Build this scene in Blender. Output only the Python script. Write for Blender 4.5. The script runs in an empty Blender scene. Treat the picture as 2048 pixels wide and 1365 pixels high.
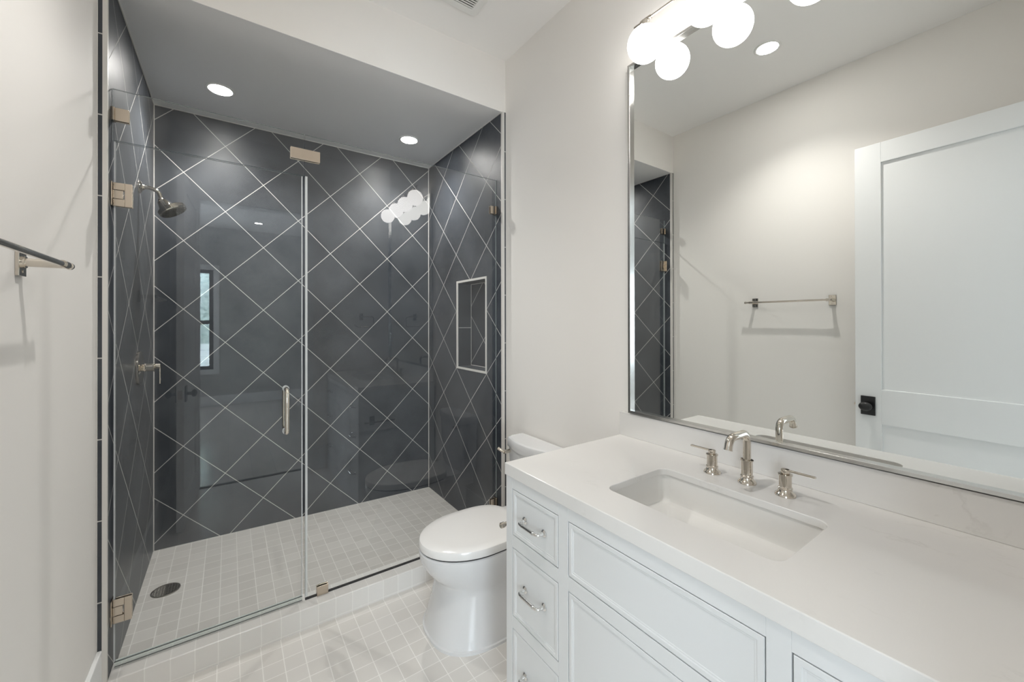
import bpy, bmesh, math, random
from mathutils import Vector, Matrix
random.seed(7)
PI = math.pi
S = bpy.context.scene
COL = S.collection

# ------------------------------------------------------------------ camera, world, exposure
F_PX, YAW, PITCH, ROLL, CY, HC = 804.84, 35.1526, 0.1553, -0.0839, 642.21, 1.3729
cam_d = bpy.data.cameras.new('camera')
cam_d.sensor_fit = 'HORIZONTAL'
cam_d.sensor_width = 36.0
cam_d.lens = 36.0 * F_PX / 2048.0
cam_d.shift_y = (CY - 682.5) / 2048.0
cam_d.clip_start = 0.01
cam = bpy.data.objects.new('camera', cam_d)
COL.objects.link(cam)
y_, p_, r_ = (math.radians(a) for a in (YAW, PITCH, ROLL))
fw = Vector((math.sin(y_) * math.cos(p_), math.cos(y_) * math.cos(p_), math.sin(p_)))
rt = Vector((math.cos(y_), -math.sin(y_), 0))
up = rt.cross(fw)
rt2 = rt * math.cos(r_) + up * math.sin(r_)
up2 = -rt * math.sin(r_) + up * math.cos(r_)
m = Matrix((rt2, up2, -fw)).transposed().to_4x4()
m.translation = Vector((0, 0, HC))
cam.matrix_world = m
S.camera = cam

world = bpy.data.worlds.new('world')
S.world = world
world.use_nodes = True
bg = world.node_tree.nodes['Background']
bg.inputs[0].default_value = (0.72, 0.86, 1.0, 1)
WORLD_E = 38
bg.inputs[1].default_value = WORLD_E

S.view_settings.view_transform = 'Standard'
S.view_settings.look = 'None'
S.view_settings.gamma = 1.0
S.view_settings.use_curve_mapping = False
S.view_settings.exposure = 0.2
S.cycles.use_denoising = True
S.cycles.use_adaptive_sampling = False
S.cycles.max_bounces = 14
S.cycles.diffuse_bounces = 7
S.cycles.glossy_bounces = 7
S.cycles.transmission_bounces = 8
S.cycles.transparent_max_bounces = 20
S.cycles.caustics_reflective = False
S.cycles.caustics_refractive = False
S.cycles.sample_clamp_indirect = 25.0

WIN_FILL = 100      # added daylight fill at invented bedroom windows
WIN3_FILL = 60  # added fill from the bedroom's left wall
GLOBE_E = 8
ROOM_E = 40       # watts of each downlight's beam
SHOWER_E = 37
BED_E = 30
LENS_E = 110

def area_light(name, loc, direction, sx, sy, power, color):
    d = bpy.data.lights.new(name, 'AREA')
    d.shape = 'RECTANGLE'; d.size = sx; d.size_y = sy; d.energy = power; d.color = color
    o = bpy.data.objects.new(name, d); COL.objects.link(o)
    o.location = loc
    o.rotation_euler = Vector(direction).to_track_quat('-Z', 'Z').to_euler()
    return o

# added daylight fill at two invented bedroom windows outside the camera's reflections
area_light('window_daylight', (-1.37, -4.06, 1.42), (0, 1, 0), 1.12, 1.6, WIN_FILL, (0.80, 0.90, 1.0))
area_light('window_daylight', (-2.54, -1.6, 1.42), (1, 0, 0), 1.2, 1.6, WIN3_FILL, (0.80, 0.90, 1.0))

# ------------------------------------------------------------------ measured room
XL, XR, XLW, XW = -0.354, 1.3401, -0.3794, 1.3653
YF, YG, YB, YC = 2.004, 2.0658, 3.0868, 2.0013
HS, HCL, ZC = 2.634, 2.945, 0.0931
CTZ = 0.90
YN = 0.0            # near wall, bathroom face
YBED = -0.12        # near wall, bedroom face
DX0, DX1, DZ1 = -0.2, 0.57, 2.375
CAM_CLEAR = 0.0

# ------------------------------------------------------------------ materials
def nodes_of(mt):
    mt.use_nodes = True
    nt = mt.node_tree
    return nt, nt.nodes, nt.links
def setin(n, names, v):
    for k in names:
        if k in n.inputs:
            n.inputs[k].default_value = v; return
def mat(name, col, rough=0.5, metal=0.0, spec=0.5, coat=0.0):
    mt = bpy.data.materials.new(name)
    nt, N, L = nodes_of(mt)
    b = N['Principled BSDF']
    b.inputs['Base Color'].default_value = (*col, 1)
    b.inputs['Roughness'].default_value = rough
    b.inputs['Metallic'].default_value = metal
    setin(b, ['Specular IOR Level', 'Specular'], spec)
    setin(b, ['Coat Weight', 'Clearcoat'], coat)
    return mt
class G:
    """tiny helper to wire node graphs"""
    def __init__(s, mt):
        s.nt, s.N, s.L = nodes_of(mt)
        s.b = s.N.get('Principled BSDF')
        s.out = s.N['Material Output']
    def n(s, t, **kw):
        x = s.N.new(t)
        for k, v in kw.items(): setattr(x, k, v)
        return x
    def m(s, op, a, b=None, c=None):
        x = s.n('ShaderNodeMath', operation=op)
        for i, v in enumerate((a, b, c)):
            if v is None: continue
            if isinstance(v, (int, float)): x.inputs[i].default_value = v
            else: s.L.new(v, x.inputs[i])
        return x.outputs[0]
    def pos(s):
        g = s.n('ShaderNodeNewGeometry')
        x = s.n('ShaderNodeSeparateXYZ'); s.L.new(g.outputs['Position'], x.inputs[0])
        return g, x.outputs
    def mix(s, fac, a, b, blend='MIX'):
        x = s.n('ShaderNodeMix', data_type='RGBA', blend_type=blend)
        for sock, v in ((x.inputs[0], fac), (x.inputs[6], a), (x.inputs[7], b)):
            if isinstance(v, tuple): sock.default_value = (*v, 1) if len(v) == 3 else v
            elif isinstance(v, (int, float)): sock.default_value = v
            else: s.L.new(v, sock)
        return x.outputs[2]
    def noise(s, vec, scale, detail=4, rough=0.55):
        x = s.n('ShaderNodeTexNoise')
        x.inputs['Scale'].default_value = scale; x.inputs['Detail'].default_value = detail
        x.inputs['Roughness'].default_value = rough
        if vec is not None: s.L.new(vec, x.inputs['Vector'])
        return x.outputs[0]
    def ramp(s, v, lo, hi):
        x = s.n('ShaderNodeMapRange')
        x.inputs[1].default_value = lo; x.inputs[2].default_value = hi
        s.L.new(v, x.inputs[0]); return x.outputs[0]
    def bump(s, h, strength, dist=0.002):
        x = s.n('ShaderNodeBump'); x.inputs['Strength'].default_value = strength
        x.inputs['Distance'].default_value = dist
        s.L.new(h, x.inputs['Height']); s.L.new(x.outputs[0], s.b.inputs['Normal'])

SLATE_A, SLATE_B, GROUT_W = (0.026, 0.0315, 0.041), (0.074, 0.082, 0.094), (0.56, 0.55, 0.53)
def slate(name, axis=None, c0=0, z0=0, pc=.406, pz=.408, ticks=None):
    """dark slate porcelain; square tiles set on the diagonal, pale grout"""
    mt = mat(name, SLATE_A, 0.42, spec=0.45)
    g = G(mt)
    geo, P = g.pos()
    c = P[0] if axis == 'x' else P[1]
    n1 = g.noise(geo.outputs['Position'], 3.2, 6, 0.62)
    n2 = g.noise(geo.outputs['Position'], 38, 4, 0.7)
    nn = g.m('ADD', g.m('MULTIPLY', n1, 0.86), g.m('MULTIPLY', n2, 0.14))
    f = g.ramp(nn, 0.33, 0.70)
    if axis:
        u = g.m('DIVIDE', g.m('SUBTRACT', c, c0), pc)
        v = g.m('DIVIDE', g.m('SUBTRACT', P[2], z0), pz)
        a, b = g.m('ADD', u, v), g.m('SUBTRACT', u, v)
        cell = g.n('ShaderNodeCombineXYZ')
        g.L.new(g.m('FLOOR', a), cell.inputs[0]); g.L.new(g.m('FLOOR', b), cell.inputs[1])
        wn = g.n('ShaderNodeTexWhiteNoise', noise_dimensions='2D'); g.L.new(cell.outputs[0], wn.inputs['Vector'])
        f = g.m('ADD', f, g.m('MULTIPLY', g.m('SUBTRACT', wn.outputs[0], 0.5), 0.22))
        d = g.m('MINIMUM', g.m('PINGPONG', a, 0.5), g.m('PINGPONG', b, 0.5))
        w = 0.0019 / (0.288)
        line = g.m('LESS_THAN', d, w)
    else:
        line = None
        if ticks:
            d = g.m('PINGPONG', g.m('DIVIDE', g.m('SUBTRACT', P[2], ticks[0]), ticks[1]), 0.5)
            line = g.m('LESS_THAN', d, 0.0021 / ticks[1])
    fc = g.n('ShaderNodeClamp'); g.L.new(f, fc.inputs[0])
    col = g.mix(fc.outputs[0], SLATE_A, SLATE_B)
    if line is not None:
        col = g.mix(line, col, GROUT_W)
        g.L.new(g.m('ADD', g.m('MULTIPLY', line, 0.4), 0.42), g.b.inputs['Roughness'])
    g.L.new(col, g.b.inputs['Base Color'])
    g.bump(n1, 0.05, 0.004)
    return mt
def mosaic(name, x0, y0, px, py, ta, tb, grout, only_x=False):
    mt = mat(name, ta, 0.33, spec=0.5)
    g = G(mt)
    geo, P = g.pos()
    a = g.m('DIVIDE', g.m('SUBTRACT', P[0], x0), px)
    b = g.m('DIVIDE', g.m('SUBTRACT', P[1], y0), py)
    cell = g.n('ShaderNodeCombineXYZ')
    g.L.new(g.m('FLOOR', a), cell.inputs[0])
    if not only_x: g.L.new(g.m('FLOOR', b), cell.inputs[1])
    wn = g.n('ShaderNodeTexWhiteNoise', noise_dimensions='2D'); g.L.new(cell.outputs[0], wn.inputs['Vector'])
    n1 = g.noise(geo.outputs['Position'], 22, 3)
    f = g.m('ADD', g.m('MULTIPLY', wn.outputs[0], 0.75), g.m('MULTIPLY', n1, 0.25))
    d = g.m('PINGPONG', a, 0.5)
    if only_x:
        zz = g.m('LESS_THAN', g.m('ABSOLUTE', g.m('SUBTRACT', P[2], 0.0085)), 0.0017)
        line = g.m('MAXIMUM', g.m('LESS_THAN', d, 0.023), zz)
    else:
        line = g.m('LESS_THAN', g.m('MINIMUM', d, g.m('PINGPONG', b, 0.5)), 0.023)
    col = g.mix(f, ta, tb)
    col = g.mix(line, col, grout)
    g.L.new(col, g.b.inputs['Base Color'])
    g.L.new(g.m('ADD', g.m('MULTIPLY', line, 0.4), 0.30), g.b.inputs['Roughness'])
    g.bump(g.m('SUBTRACT', 1.0, line), 0.35, 0.0015)
    return mt
def glass_mat(name, tint, dbl=1.7):
    """thin architectural glass: clear body, mirror-like share by angle on the outer faces"""
    mt = bpy.data.materials.new(name); g = G(mt)
    g.N.remove(g.b)
    geo = g.n('ShaderNodeNewGeometry')
    fr = g.n('ShaderNodeFresnel'); fr.inputs[0].default_value = 1.5
    front = g.m('SUBTRACT', 1.0, geo.outputs['Backfacing'])
    fac = g.m('MINIMUM', g.m('MULTIPLY', g.m('MULTIPLY', fr.outputs[0], dbl), front), 1.0)
    tr = g.n('ShaderNodeBsdfTransparent'); tr.inputs[0].default_value = (*tint, 1)
    gl = g.n('ShaderNodeBsdfGlossy'); gl.inputs['Roughness'].default_value = 0.0
    gl.inputs[0].default_value = (1, 1, 1, 1)
    mx = g.n('ShaderNodeMixShader')
    g.L.new(fac, mx.inputs[0]); g.L.new(tr.outputs[0], mx.inputs[1]); g.L.new(gl.outputs[0], mx.inputs[2])
    g.L.new(mx.outputs[0], g.out.inputs[0])
    return mt
def strip_mat(name, col, opac, rough=0.15):
    """clear plastic / polished glass edge: part see-through, part pale"""
    mt = bpy.data.materials.new(name); g = G(mt)
    b = g.b; b.inputs['Base Color'].default_value = (*col, 1); b.inputs['Roughness'].default_value = rough
    tr = g.n('ShaderNodeBsdfTransparent'); tr.inputs[0].default_value = (0.95, 0.97, 0.96, 1)
    mx = g.n('ShaderNodeMixShader'); mx.inputs[0].default_value = opac
    g.L.new(tr.outputs[0], mx.inputs[1]); g.L.new(b.outputs[0], mx.inputs[2])
    g.L.new(mx.outputs[0], g.out.inputs[0])
    return mt
def emit(name, col, e):
    mt = bpy.data.materials.new(name); g = G(mt)
    g.N.remove(g.b)
    em = g.n('ShaderNodeEmission'); em.inputs[0].default_value = (*col, 1); em.inputs[1].default_value = e
    g.L.new(em.outputs[0], g.out.inputs[0]); return mt

M = {}
M['paint'] = mat('warm_white_wall_paint', (0.85, 0.828, 0.795), 0.62, spec=0.3)
M['ceil'] = mat('ceiling_paint', (0.91, 0.90, 0.885), 0.8, spec=0.2)
M['soffit'] = mat('shower_ceiling_paint', (0.89, 0.885, 0.875), 0.7, spec=0.2)
M['trim'] = mat('white_trim_paint', (0.86, 0.87, 0.87), 0.38)
M['cab'] = mat('white_cabinet_lacquer', (0.725, 0.738, 0.74), 0.34)
M['edge_profile'] = mat('cream_tile_edge_profile', (0.70, 0.68, 0.645), 0.4)
M['slate_back'] = slate('slate_tile_back', 'x', -0.2200 + .406, 1.4525, .4060, .4085)
M['slate_right'] = slate('slate_tile_right', 'y', 2.600, 1.0429, .4156, .4078)
M['slate_left'] = slate('slate_tile_left', 'y', 2.181, 1.6625, .4080, .4110)
M['slate_plain'] = slate('slate_tile_plain', ticks=(1.332, 0.62))
M['slate_edge'] = slate('slate_tile_edge', ticks=(0.959, 0.2877))
TA, TB, TG = (0.68, 0.655, 0.62), (0.74, 0.718, 0.688), (0.87, 0.85, 0.82)
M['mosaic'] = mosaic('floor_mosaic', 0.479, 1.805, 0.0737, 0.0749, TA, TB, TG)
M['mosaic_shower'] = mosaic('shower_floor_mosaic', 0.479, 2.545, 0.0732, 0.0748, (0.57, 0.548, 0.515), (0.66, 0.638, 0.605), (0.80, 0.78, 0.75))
M['mosaic_curb'] = mosaic('curb_mosaic', 0.481, 0, 0.0735, 1, (0.74, 0.72, 0.69), (0.79, 0.775, 0.75), (0.86, 0.845, 0.815), only_x=True)  # floor tile again, coloured paler for the daylight falling on the curb
M['glass'] = glass_mat('clear_glass', (0.982, 0.992, 0.990))
M['pane'] = glass_mat('window_glass', (0.97, 0.985, 0.98), 1.6)
M['glass_edge'] = strip_mat('polished_glass_edge', (0.30, 0.34, 0.34), 0.7, 0.08)
M['seal'] = strip_mat('clear_vinyl_seal', (0.72, 0.74, 0.74), 0.12, 0.12)
M['seal_line'] = strip_mat('clear_vinyl_lip', (0.80, 0.82, 0.83), 0.7, 0.12)
M['gap'] = mat('dark_sealant', (0.03, 0.03, 0.03), 0.5)  # sealant, and painted shade in the toilet's seat and tank lid gaps
M['nickel'] = mat('polished_nickel', (0.68, 0.63, 0.56), 0.06, 1.0)
M['nickel_satin'] = mat('satin_nickel', (0.62, 0.54, 0.45), 0.2, 1.0)
M['chrome'] = mat('chrome', (0.76, 0.755, 0.74), 0.05, 1.0)
M['frame'] = mat('brushed_steel_frame', (0.66, 0.655, 0.64), 0.20, 1.0)
M['mirror'] = mat('mirror_silver', (0.885, 0.90, 0.885), 0.0, 1.0)
M['dark'] = mat('dark_void', (0.012, 0.012, 0.012), 0.7)
M['black'] = mat('matte_black_metal', (0.012, 0.012, 0.013), 0.32)
M['porcelain'] = mat('porcelain', (0.71, 0.713, 0.718), 0.08, spec=0.5, coat=0.4)
M['sinkware'] = mat('warm_white_sinkware', (0.775, 0.765, 0.74), 0.1, spec=0.5, coat=0.3)
M['seatplastic'] = mat('seat_plastic', (0.81, 0.80, 0.785), 0.16)
M['drain'] = mat('pewter_drain', (0.30, 0.285, 0.25), 0.28, 1.0)
M['plastic'] = mat('white_plastic', (0.82, 0.82, 0.80), 0.35)
M['globe'] = emit('lit_opal_globe', (1.0, 0.965, 0.925), GLOBE_E)
M['lens'] = emit('lit_downlight_lens', (1.0, 0.97, 0.93), LENS_E)
M['leaf'] = mat('hedge_leaves', (0.10, 0.20, 0.09), 0.6)
M['wood'] = mat('oak_floor', (0.6, 0.55, 0.5), 0.19, spec=0.7)
M['paint_bed'] = mat('bedroom_wall_paint', (0.50, 0.495, 0.48), 0.65, spec=0.3)

# quartz with faint grey veins
def quartz():
    mt = mat('white_quartz', (0.80, 0.785, 0.76), 0.16, spec=0.5)
    g = G(mt); geo, P = g.pos()
    w = g.noise(geo.outputs['Position'], 3.0, 5, 0.6)
    mp = g.n('ShaderNodeMapping'); mp.inputs['Rotation'].default_value = (0, 0, 0.5); mp.inputs['Scale'].default_value = (2.6, 1.1, 1)
    g.L.new(geo.outputs['Position'], mp.inputs[0])
    v = g.noise(mp.outputs[0], 1.6, 7, 0.62)
    d = g.m('ABSOLUTE', g.m('SUBTRACT', v, 0.5))
    ln = g.m('SUBTRACT', 1.0, g.ramp(d, 0.0, 0.010))
    msk = g.ramp(w, 0.52, 0.66)
    f = g.m('MULTIPLY', g.m('MULTIPLY', ln, msk), 0.35)
    f2 = g.m('MULTIPLY', g.ramp(w, 0.35, 0.75), 0.10)
    col = g.mix(f2, (0.755, 0.742, 0.72), (0.70, 0.685, 0.66))
    col = g.mix(f, col, (0.50, 0.48, 0.45))
    g.L.new(col, g.b.inputs['Base Color'])
    return mt
M['quartz'] = quartz()
def oak():
    mt = M['wood']; g = G(mt); geo, P = g.pos()
    a = g.m('DIVIDE', P[0], 0.18)
    cell = g.n('ShaderNodeTexWhiteNoise', noise_dimensions='1D'); g.L.new(g.m('FLOOR', a), cell.inputs['W'])
    mp = g.n('ShaderNodeMapping'); mp.inputs['Scale'].default_value = (14, 1.2, 1); g.L.new(geo.outputs['Position'], mp.inputs[0])
    n = g.noise(mp.outputs[0], 3, 5)
    f = g.m('ADD', g.m('MULTIPLY', cell.outputs[0], 0.5), g.m('MULTIPLY', n, 0.5))
    col = g.mix(f, (0.56, 0.53, 0.49), (0.70, 0.67, 0.63))
    line = g.m('LESS_THAN', g.m('PINGPONG', a, 0.5), 0.012)
    col = g.mix(line, col, (0.36, 0.34, 0.31))
    g.L.new(col, g.b.inputs['Base Color'])
oak()
def hedge_mat():
    g = G(M['leaf']); geo, P = g.pos()
    n = g.noise(geo.outputs['Position'], 16, 5, 0.7)
    col = g.mix(g.ramp(n, 0.35, 0.65), (0.10, 0.15, 0.12), (0.62, 0.68, 0.64))
    g.L.new(col, g.b.inputs['Base Color'])
hedge_mat()

# ------------------------------------------------------------------ mesh building
class MB:
    def __init__(s): s.bm = bmesh.new()
    def face(s, pts, mi=0):
        f = s.bm.faces.new([s.bm.verts.new(p) for p in pts]); f.material_index = mi; return f
    def box(s, x0, y0, z0, x1, y1, z1, mi=0):
        if x0 > x1: x0, x1 = x1, x0
        if y0 > y1: y0, y1 = y1, y0
        if z0 > z1: z0, z1 = z1, z0
        v = [s.bm.verts.new(p) for p in ((x0,y0,z0),(x1,y0,z0),(x1,y1,z0),(x0,y1,z0),(x0,y0,z1),(x1,y0,z1),(x1,y1,z1),(x0,y1,z1))]
        out = []
        for q in ((3,2,1,0),(4,5,6,7),(0,1,5,4),(1,2,6,5),(2,3,7,6),(3,0,4,7)):
            f = s.bm.faces.new([v[i] for i in q]); f.material_index = mi; out.append(f)
        return out
    def loft(s, rings, cap0=True, cap1=True, closed=True, mi=0):
        vr = [[s.bm.verts.new(p) for p in r] for r in rings]
        n = len(vr[0])
        for a, b in zip(vr, vr[1:]):
            for i in range(n if closed else n - 1):
                j = (i + 1) % n
                f = s.bm.faces.new((a[i], a[j], b[j], b[i])); f.material_index = mi; f.smooth = True
        for cap, r, flip in ((cap0, vr[0], True), (cap1, vr[-1], False)):
            if cap:
                f = s.bm.faces.new(list(reversed(r)) if flip else r); f.material_index = mi
        return vr
    def ring(s, c, axis, r, n=24, ry=None, upv=None):
        a = Vector(axis).normalized()
        u = Vector(upv) if upv else (Vector((0,0,1)) if abs(a.z) < .9 else Vector((1,0,0)))
        u = (u - a * u.dot(a)).normalized(); w = a.cross(u)
        c = Vector(c)
        return [c + u * (r * math.cos(2*PI*i/n)) + w * ((ry or r) * math.sin(2*PI*i/n)) for i in range(n)]
    def cyl(s, a, b, r, r2=None, n=24, mi=0, bev=0.0):
        a, b = Vector(a), Vector(b); d = (b - a).normalized(); r2 = r if r2 is None else r2
        if bev:
            rs = [s.ring(a, d, r - bev, n), s.ring(a + d*bev, d, r, n), s.ring(b - d*bev, d, r2, n), s.ring(b, d, r2 - bev, n)]
        else:
            rs = [s.ring(a, d, r, n), s.ring(b, d, r2, n)]
        s.loft(rs, mi=mi)
    def lathe(s, base, axis, prof, n=32, mi=0):
        a = Vector(axis).normalized(); base = Vector(base)
        s.loft([s.ring(base + a*h, a, max(r, 1e-4), n) for r, h in prof], mi=mi)
    def tube(s, pts, r, n=14, mi=0, cap=True):
        pts = [Vector(p) for p in pts]
        rs = r if isinstance(r, (list, tuple)) else [r]*len(pts)
        rings = []; u = None
        for i, p in enumerate(pts):
            t = (pts[min(i+1, len(pts)-1)] - pts[max(i-1, 0)]).normalized()
            if u is None:
                u = Vector((0,0,1)) if abs(t.z) < .9 else Vector((1,0,0))
            u = (u - t*u.dot(t)).normalized(); w = t.cross(u)
            rings.append([p + u*(rs[i]*math.cos(2*PI*k/n)) + w*(rs[i]*math.sin(2*PI*k/n)) for k in range(n)])
        s.loft(rings, cap, cap, mi=mi)
    def sphere(s, c, r, nu=32, nv=20, mi=0, sc=(1,1,1)):
        c = Vector(c)
        rings = []
        for j in range(1, nv):
            th = PI*j/nv
            rings.append([c + Vector((sc[0]*r*math.sin(th)*math.cos(2*PI*i/nu), sc[1]*r*math.sin(th)*math.sin(2*PI*i/nu), -sc[2]*r*math.cos(th))) for i in range(nu)])
        vr = s.loft(rings, False, False, mi=mi)
        for r_, z, fl in ((vr[0], -1, 1), (vr[-1], 1, 0)):
            p = s.bm.verts.new(c + Vector((0,0,z*r*sc[2])))
            for i in range(nu):
                j = (i+1) % nu
                f = s.bm.faces.new((r_[j], r_[i], p) if fl else (r_[i], r_[j], p)); f.smooth = True; f.material_index = mi
    def merge(s, d=1e-5): bmesh.ops.remove_doubles(s.bm, verts=s.bm.verts, dist=d)
def root_of(o):
    while o.parent: o = o.parent
    return o
def build(name, mb, mats, parent=None, bevel=0, seg=2, smooth=False, subsurf=0, offset=None):
    me = bpy.data.meshes.new(name)
    bmesh.ops.recalc_face_normals(mb.bm, faces=mb.bm.faces)
    off = Vector(offset) if offset is not None else (Vector(root_of(parent).location) if parent else Vector((0,0,0)))
    bmesh.ops.translate(mb.bm, verts=mb.bm.verts, vec=-off)
    if smooth:
        for f in mb.bm.faces: f.smooth = True
    for e in mb.bm.edges:
        if len(e.link_faces) == 2 and e.calc_face_angle(0) > math.radians(32): e.smooth = False
    mb.bm.to_mesh(me); mb.bm.free()
    for mm in (mats if isinstance(mats, (list, tuple)) else [mats]): me.materials.append(mm)
    o = bpy.data.objects.new(name, me); COL.objects.link(o)
    if parent: o.parent = parent
    elif offset is not None: o.location = off
    if bevel:
        b = o.modifiers.new('bevel', 'BEVEL'); b.width = bevel; b.segments = seg; b.limit_method = 'ANGLE'; b.angle_limit = math.radians(40)
        b.harden_normals = False
    if subsurf:
        q = o.modifiers.new('subsurf', 'SUBSURF'); q.levels = subsurf; q.render_levels = subsurf
    return o
def thing(name, label, cat, loc, group=None):
    o = bpy.data.objects.new(name, None); COL.objects.link(o)
    o.empty_display_size = 0.05
    o.location = loc; o['label'] = label; o['category'] = cat
    if group: o['group'] = group
    return o
def tag(o, label, cat, group=None):
    o['label'] = label; o['category'] = cat
    if group: o['group'] = group
    return o
def struct(name, mb, mats, bevel=0, **kw):
    o = build(name, mb, mats, bevel=bevel, **kw); o['kind'] = 'structure'; return o
def copy_tree(o, parent=None):
    c = o.copy(); COL.objects.link(c)
    if parent: c.parent = parent; c.matrix_parent_inverse = o.matrix_parent_inverse
    for ch in list(o.children): copy_tree(ch, c)
    return c
def arc(c, a0, a1, r, u, v, n=8):
    c, u, v = Vector(c), Vector(u), Vector(v)
    return [c + u*(r*math.cos(a0+(a1-a0)*i/n)) + v*(r*math.sin(a0+(a1-a0)*i/n)) for i in range(n+1)]

# ------------------------------------------------------------------ room shell
T = 0.12
b = MB(); b.box(XLW-.02, -.06, -.06, XW+.02, YC+.05, 0); struct('floor', b, M['mosaic'])
# shower floor, falling slightly to one side
b = MB()
z0, z1 = 0.056, 0.024
v = [b.bm.verts.new(p) for p in ((XL-.01,2.115,-.06),(XR+.01,2.115,-.06),(XR+.01,YB+.01,-.06),(XL-.01,YB+.01,-.06),
                                 (XL-.01,2.115,z0),(XR+.01,2.115,z1),(XR+.01,YB+.01,z1),(XL-.01,YB+.01,z0))]
for q in ((3,2,1,0),(4,5,6,7),(0,1,5,4),(1,2,6,5),(2,3,7,6),(3,0,4,7)): b.bm.faces.new([v[i] for i in q])
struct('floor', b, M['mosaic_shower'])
b = MB(); b.box(XL, YC, -.05, XR, 2.12, ZC); struct('trim_1', b, M['mosaic_curb'], bevel=.003)
# left wall
b = MB(); b.box(XLW-T, YBED, -.05, XLW, YF+.03, HCL+.05); struct('wall_left', b, M['paint'])
b = MB(); b.box(XW, YBED, -.05, XW+T+.1, YF+.03, HCL+.05); struct('wall_right', b, M['paint'])
# header over the shower, with the lowered shower ceiling behind it
b = MB(); b.box(XLW-T, YF, HS, XW+T+.1, YF+.12, HCL+.05); struct('wall_header', b, M['paint'])
b = MB(); b.box(XL-T, YF+.12, HS, XR+T, YB+T, HS+.08); b.box(XL-.02, YF+.0005, HS-.0008, XR+.02, YF+.12, HS+.002)
struct('ceiling', b, M['soffit'])
b = MB(); b.box(XLW-T, YBED, HCL, XW+T+.1, YF+.12, HCL+.08); struct('ceiling', b, M['ceil'])
b = MB(); b.box(XL-T, YB, -.06, XR+T+.1, YB+T, HS+.01); struct('wall_back', b, M['slate_back'])
b = MB(); b.box(XL-T, YF+.012, -.06, XL, YB+.01, HS+.01); struct('wall_shower_left', b, M['slate_left'])
# right shower wall with the recessed niche
NY0, NY1, NZ0, NZ1, ND = 2.194, 2.568, 1.057, 1.650, 0.103
b = MB()
yA, yBk, zA, zB, XO = YF+.012, YB+.01, -.06, HS+.01, XR+.125
b.box(XR, yA, zA, XO, NY0, zB); b.box(XR, NY1, zA, XO, yBk, zB)
b.box(XR, NY0, zA, XO, NY1, NZ0); b.box(XR, NY0, NZ1, XO, NY1, zB)
b.box(XR+ND, NY0, NZ0, XO, NY1, NZ1)
struct('wall_shower_right', b, M['slate_right'])
b = MB()   # tiled lining of the niche sides, top and sill
t = .003
b.box(XR+.002, NY0, NZ0, XR+ND, NY0+t, NZ1); b.box(XR+.002, NY1-t, NZ0, XR+ND, NY1, NZ1)
b.box(XR+.002, NY0+t, NZ1-t, XR+ND, NY1-t, NZ1); b.box(XR+.002, NY0+t, NZ0, XR+ND, NY1-t, NZ0+t)
struct('trim_2', b, M['slate_plain'])
b = MB()   # pale profile around the niche mouth and pale joints inside it
w, o_ = .014, .004
b.box(XR-o_, NY0-w, NZ0-w, XR+.01, NY0, NZ1+w); b.box(XR-o_, NY1, NZ0-w, XR+.01, NY1+w*1.6, NZ1+w)
b.box(XR-o_, NY0, NZ1, XR+.01, NY1, NZ1+w); b.box(XR-o_, NY0, NZ0-w, XR+.01, NY1, NZ0)
g_ = .0035
for (ya, za, yb, zb) in ((NY1-t-g_, NZ0+t, NY1-t, NZ1-t), (NY0+t, NZ0+t, NY0+t+g_, NZ1-t), (NY0+t, NZ1-t-g_, NY1-t, NZ1-t), (NY0+t, NZ0+t, NY1-t, NZ0+t+g_)):
    b.box(XR+ND-.002, ya, za, XR+ND+.001, yb, zb)
struct('trim_3', b, M['edge_profile'])
# joints in the shower corners
b = MB()
b.box(XL, YB-.004, .05, XL+.004, YB, HS); b.box(XR-.004, YB-.004, .03, XR, YB, HS)
b.box(XL, YB-.003, HS-.004, XR, YB, HS)
b.box(XL, YF+.012, HS-.004, XL+.003, YB, HS); b.box(XR-.003, YF+.012, HS-.004, XR, YB, HS)
struct('trim_4', b, M['edge_profile'])
# tile edge strips and cream edge profiles where tile meets paint
b = MB(); b.box(XLW-.001, YF-.004, .0, XLW+.0145, YF+.02, HS); b.box(XW-.0105, YF-.004, 0, XW+.001, YF+.02, HS)
struct('trim_5', b, M['slate_edge'])
b = MB()
b.box(XLW+.0145, YF-.004, 0, XL+.0005, YF+.012, HS); b.box(XR-.0005, YF-.004, 0, XW-.0105, YF+.012, HS)
b.box(XLW-.001, YF-.0045, 0.19, XLW+.0018, YF+.0, HS); b.box(XLW+.0132, YF-.0045, 0, XLW+.0146, YF, HS)
b.box(XW-.0018, YF-.0045, 0, XW+.001, YF, HS)
struct('trim_6', b, M['edge_profile'])
# baseboards
def baseboard(name, x0, y0, x1, y1, h=.215):
    b = MB(); b.box(x0, y0, 0, x1, y1, h); return struct(name, b, M['trim'], bevel=.003)
baseboard('baseboard_left', XLW, .02, XLW+.014, YF-.004)
baseboard('baseboard_right', XW-.014, 1.125, XW, YF-.004)
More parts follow.
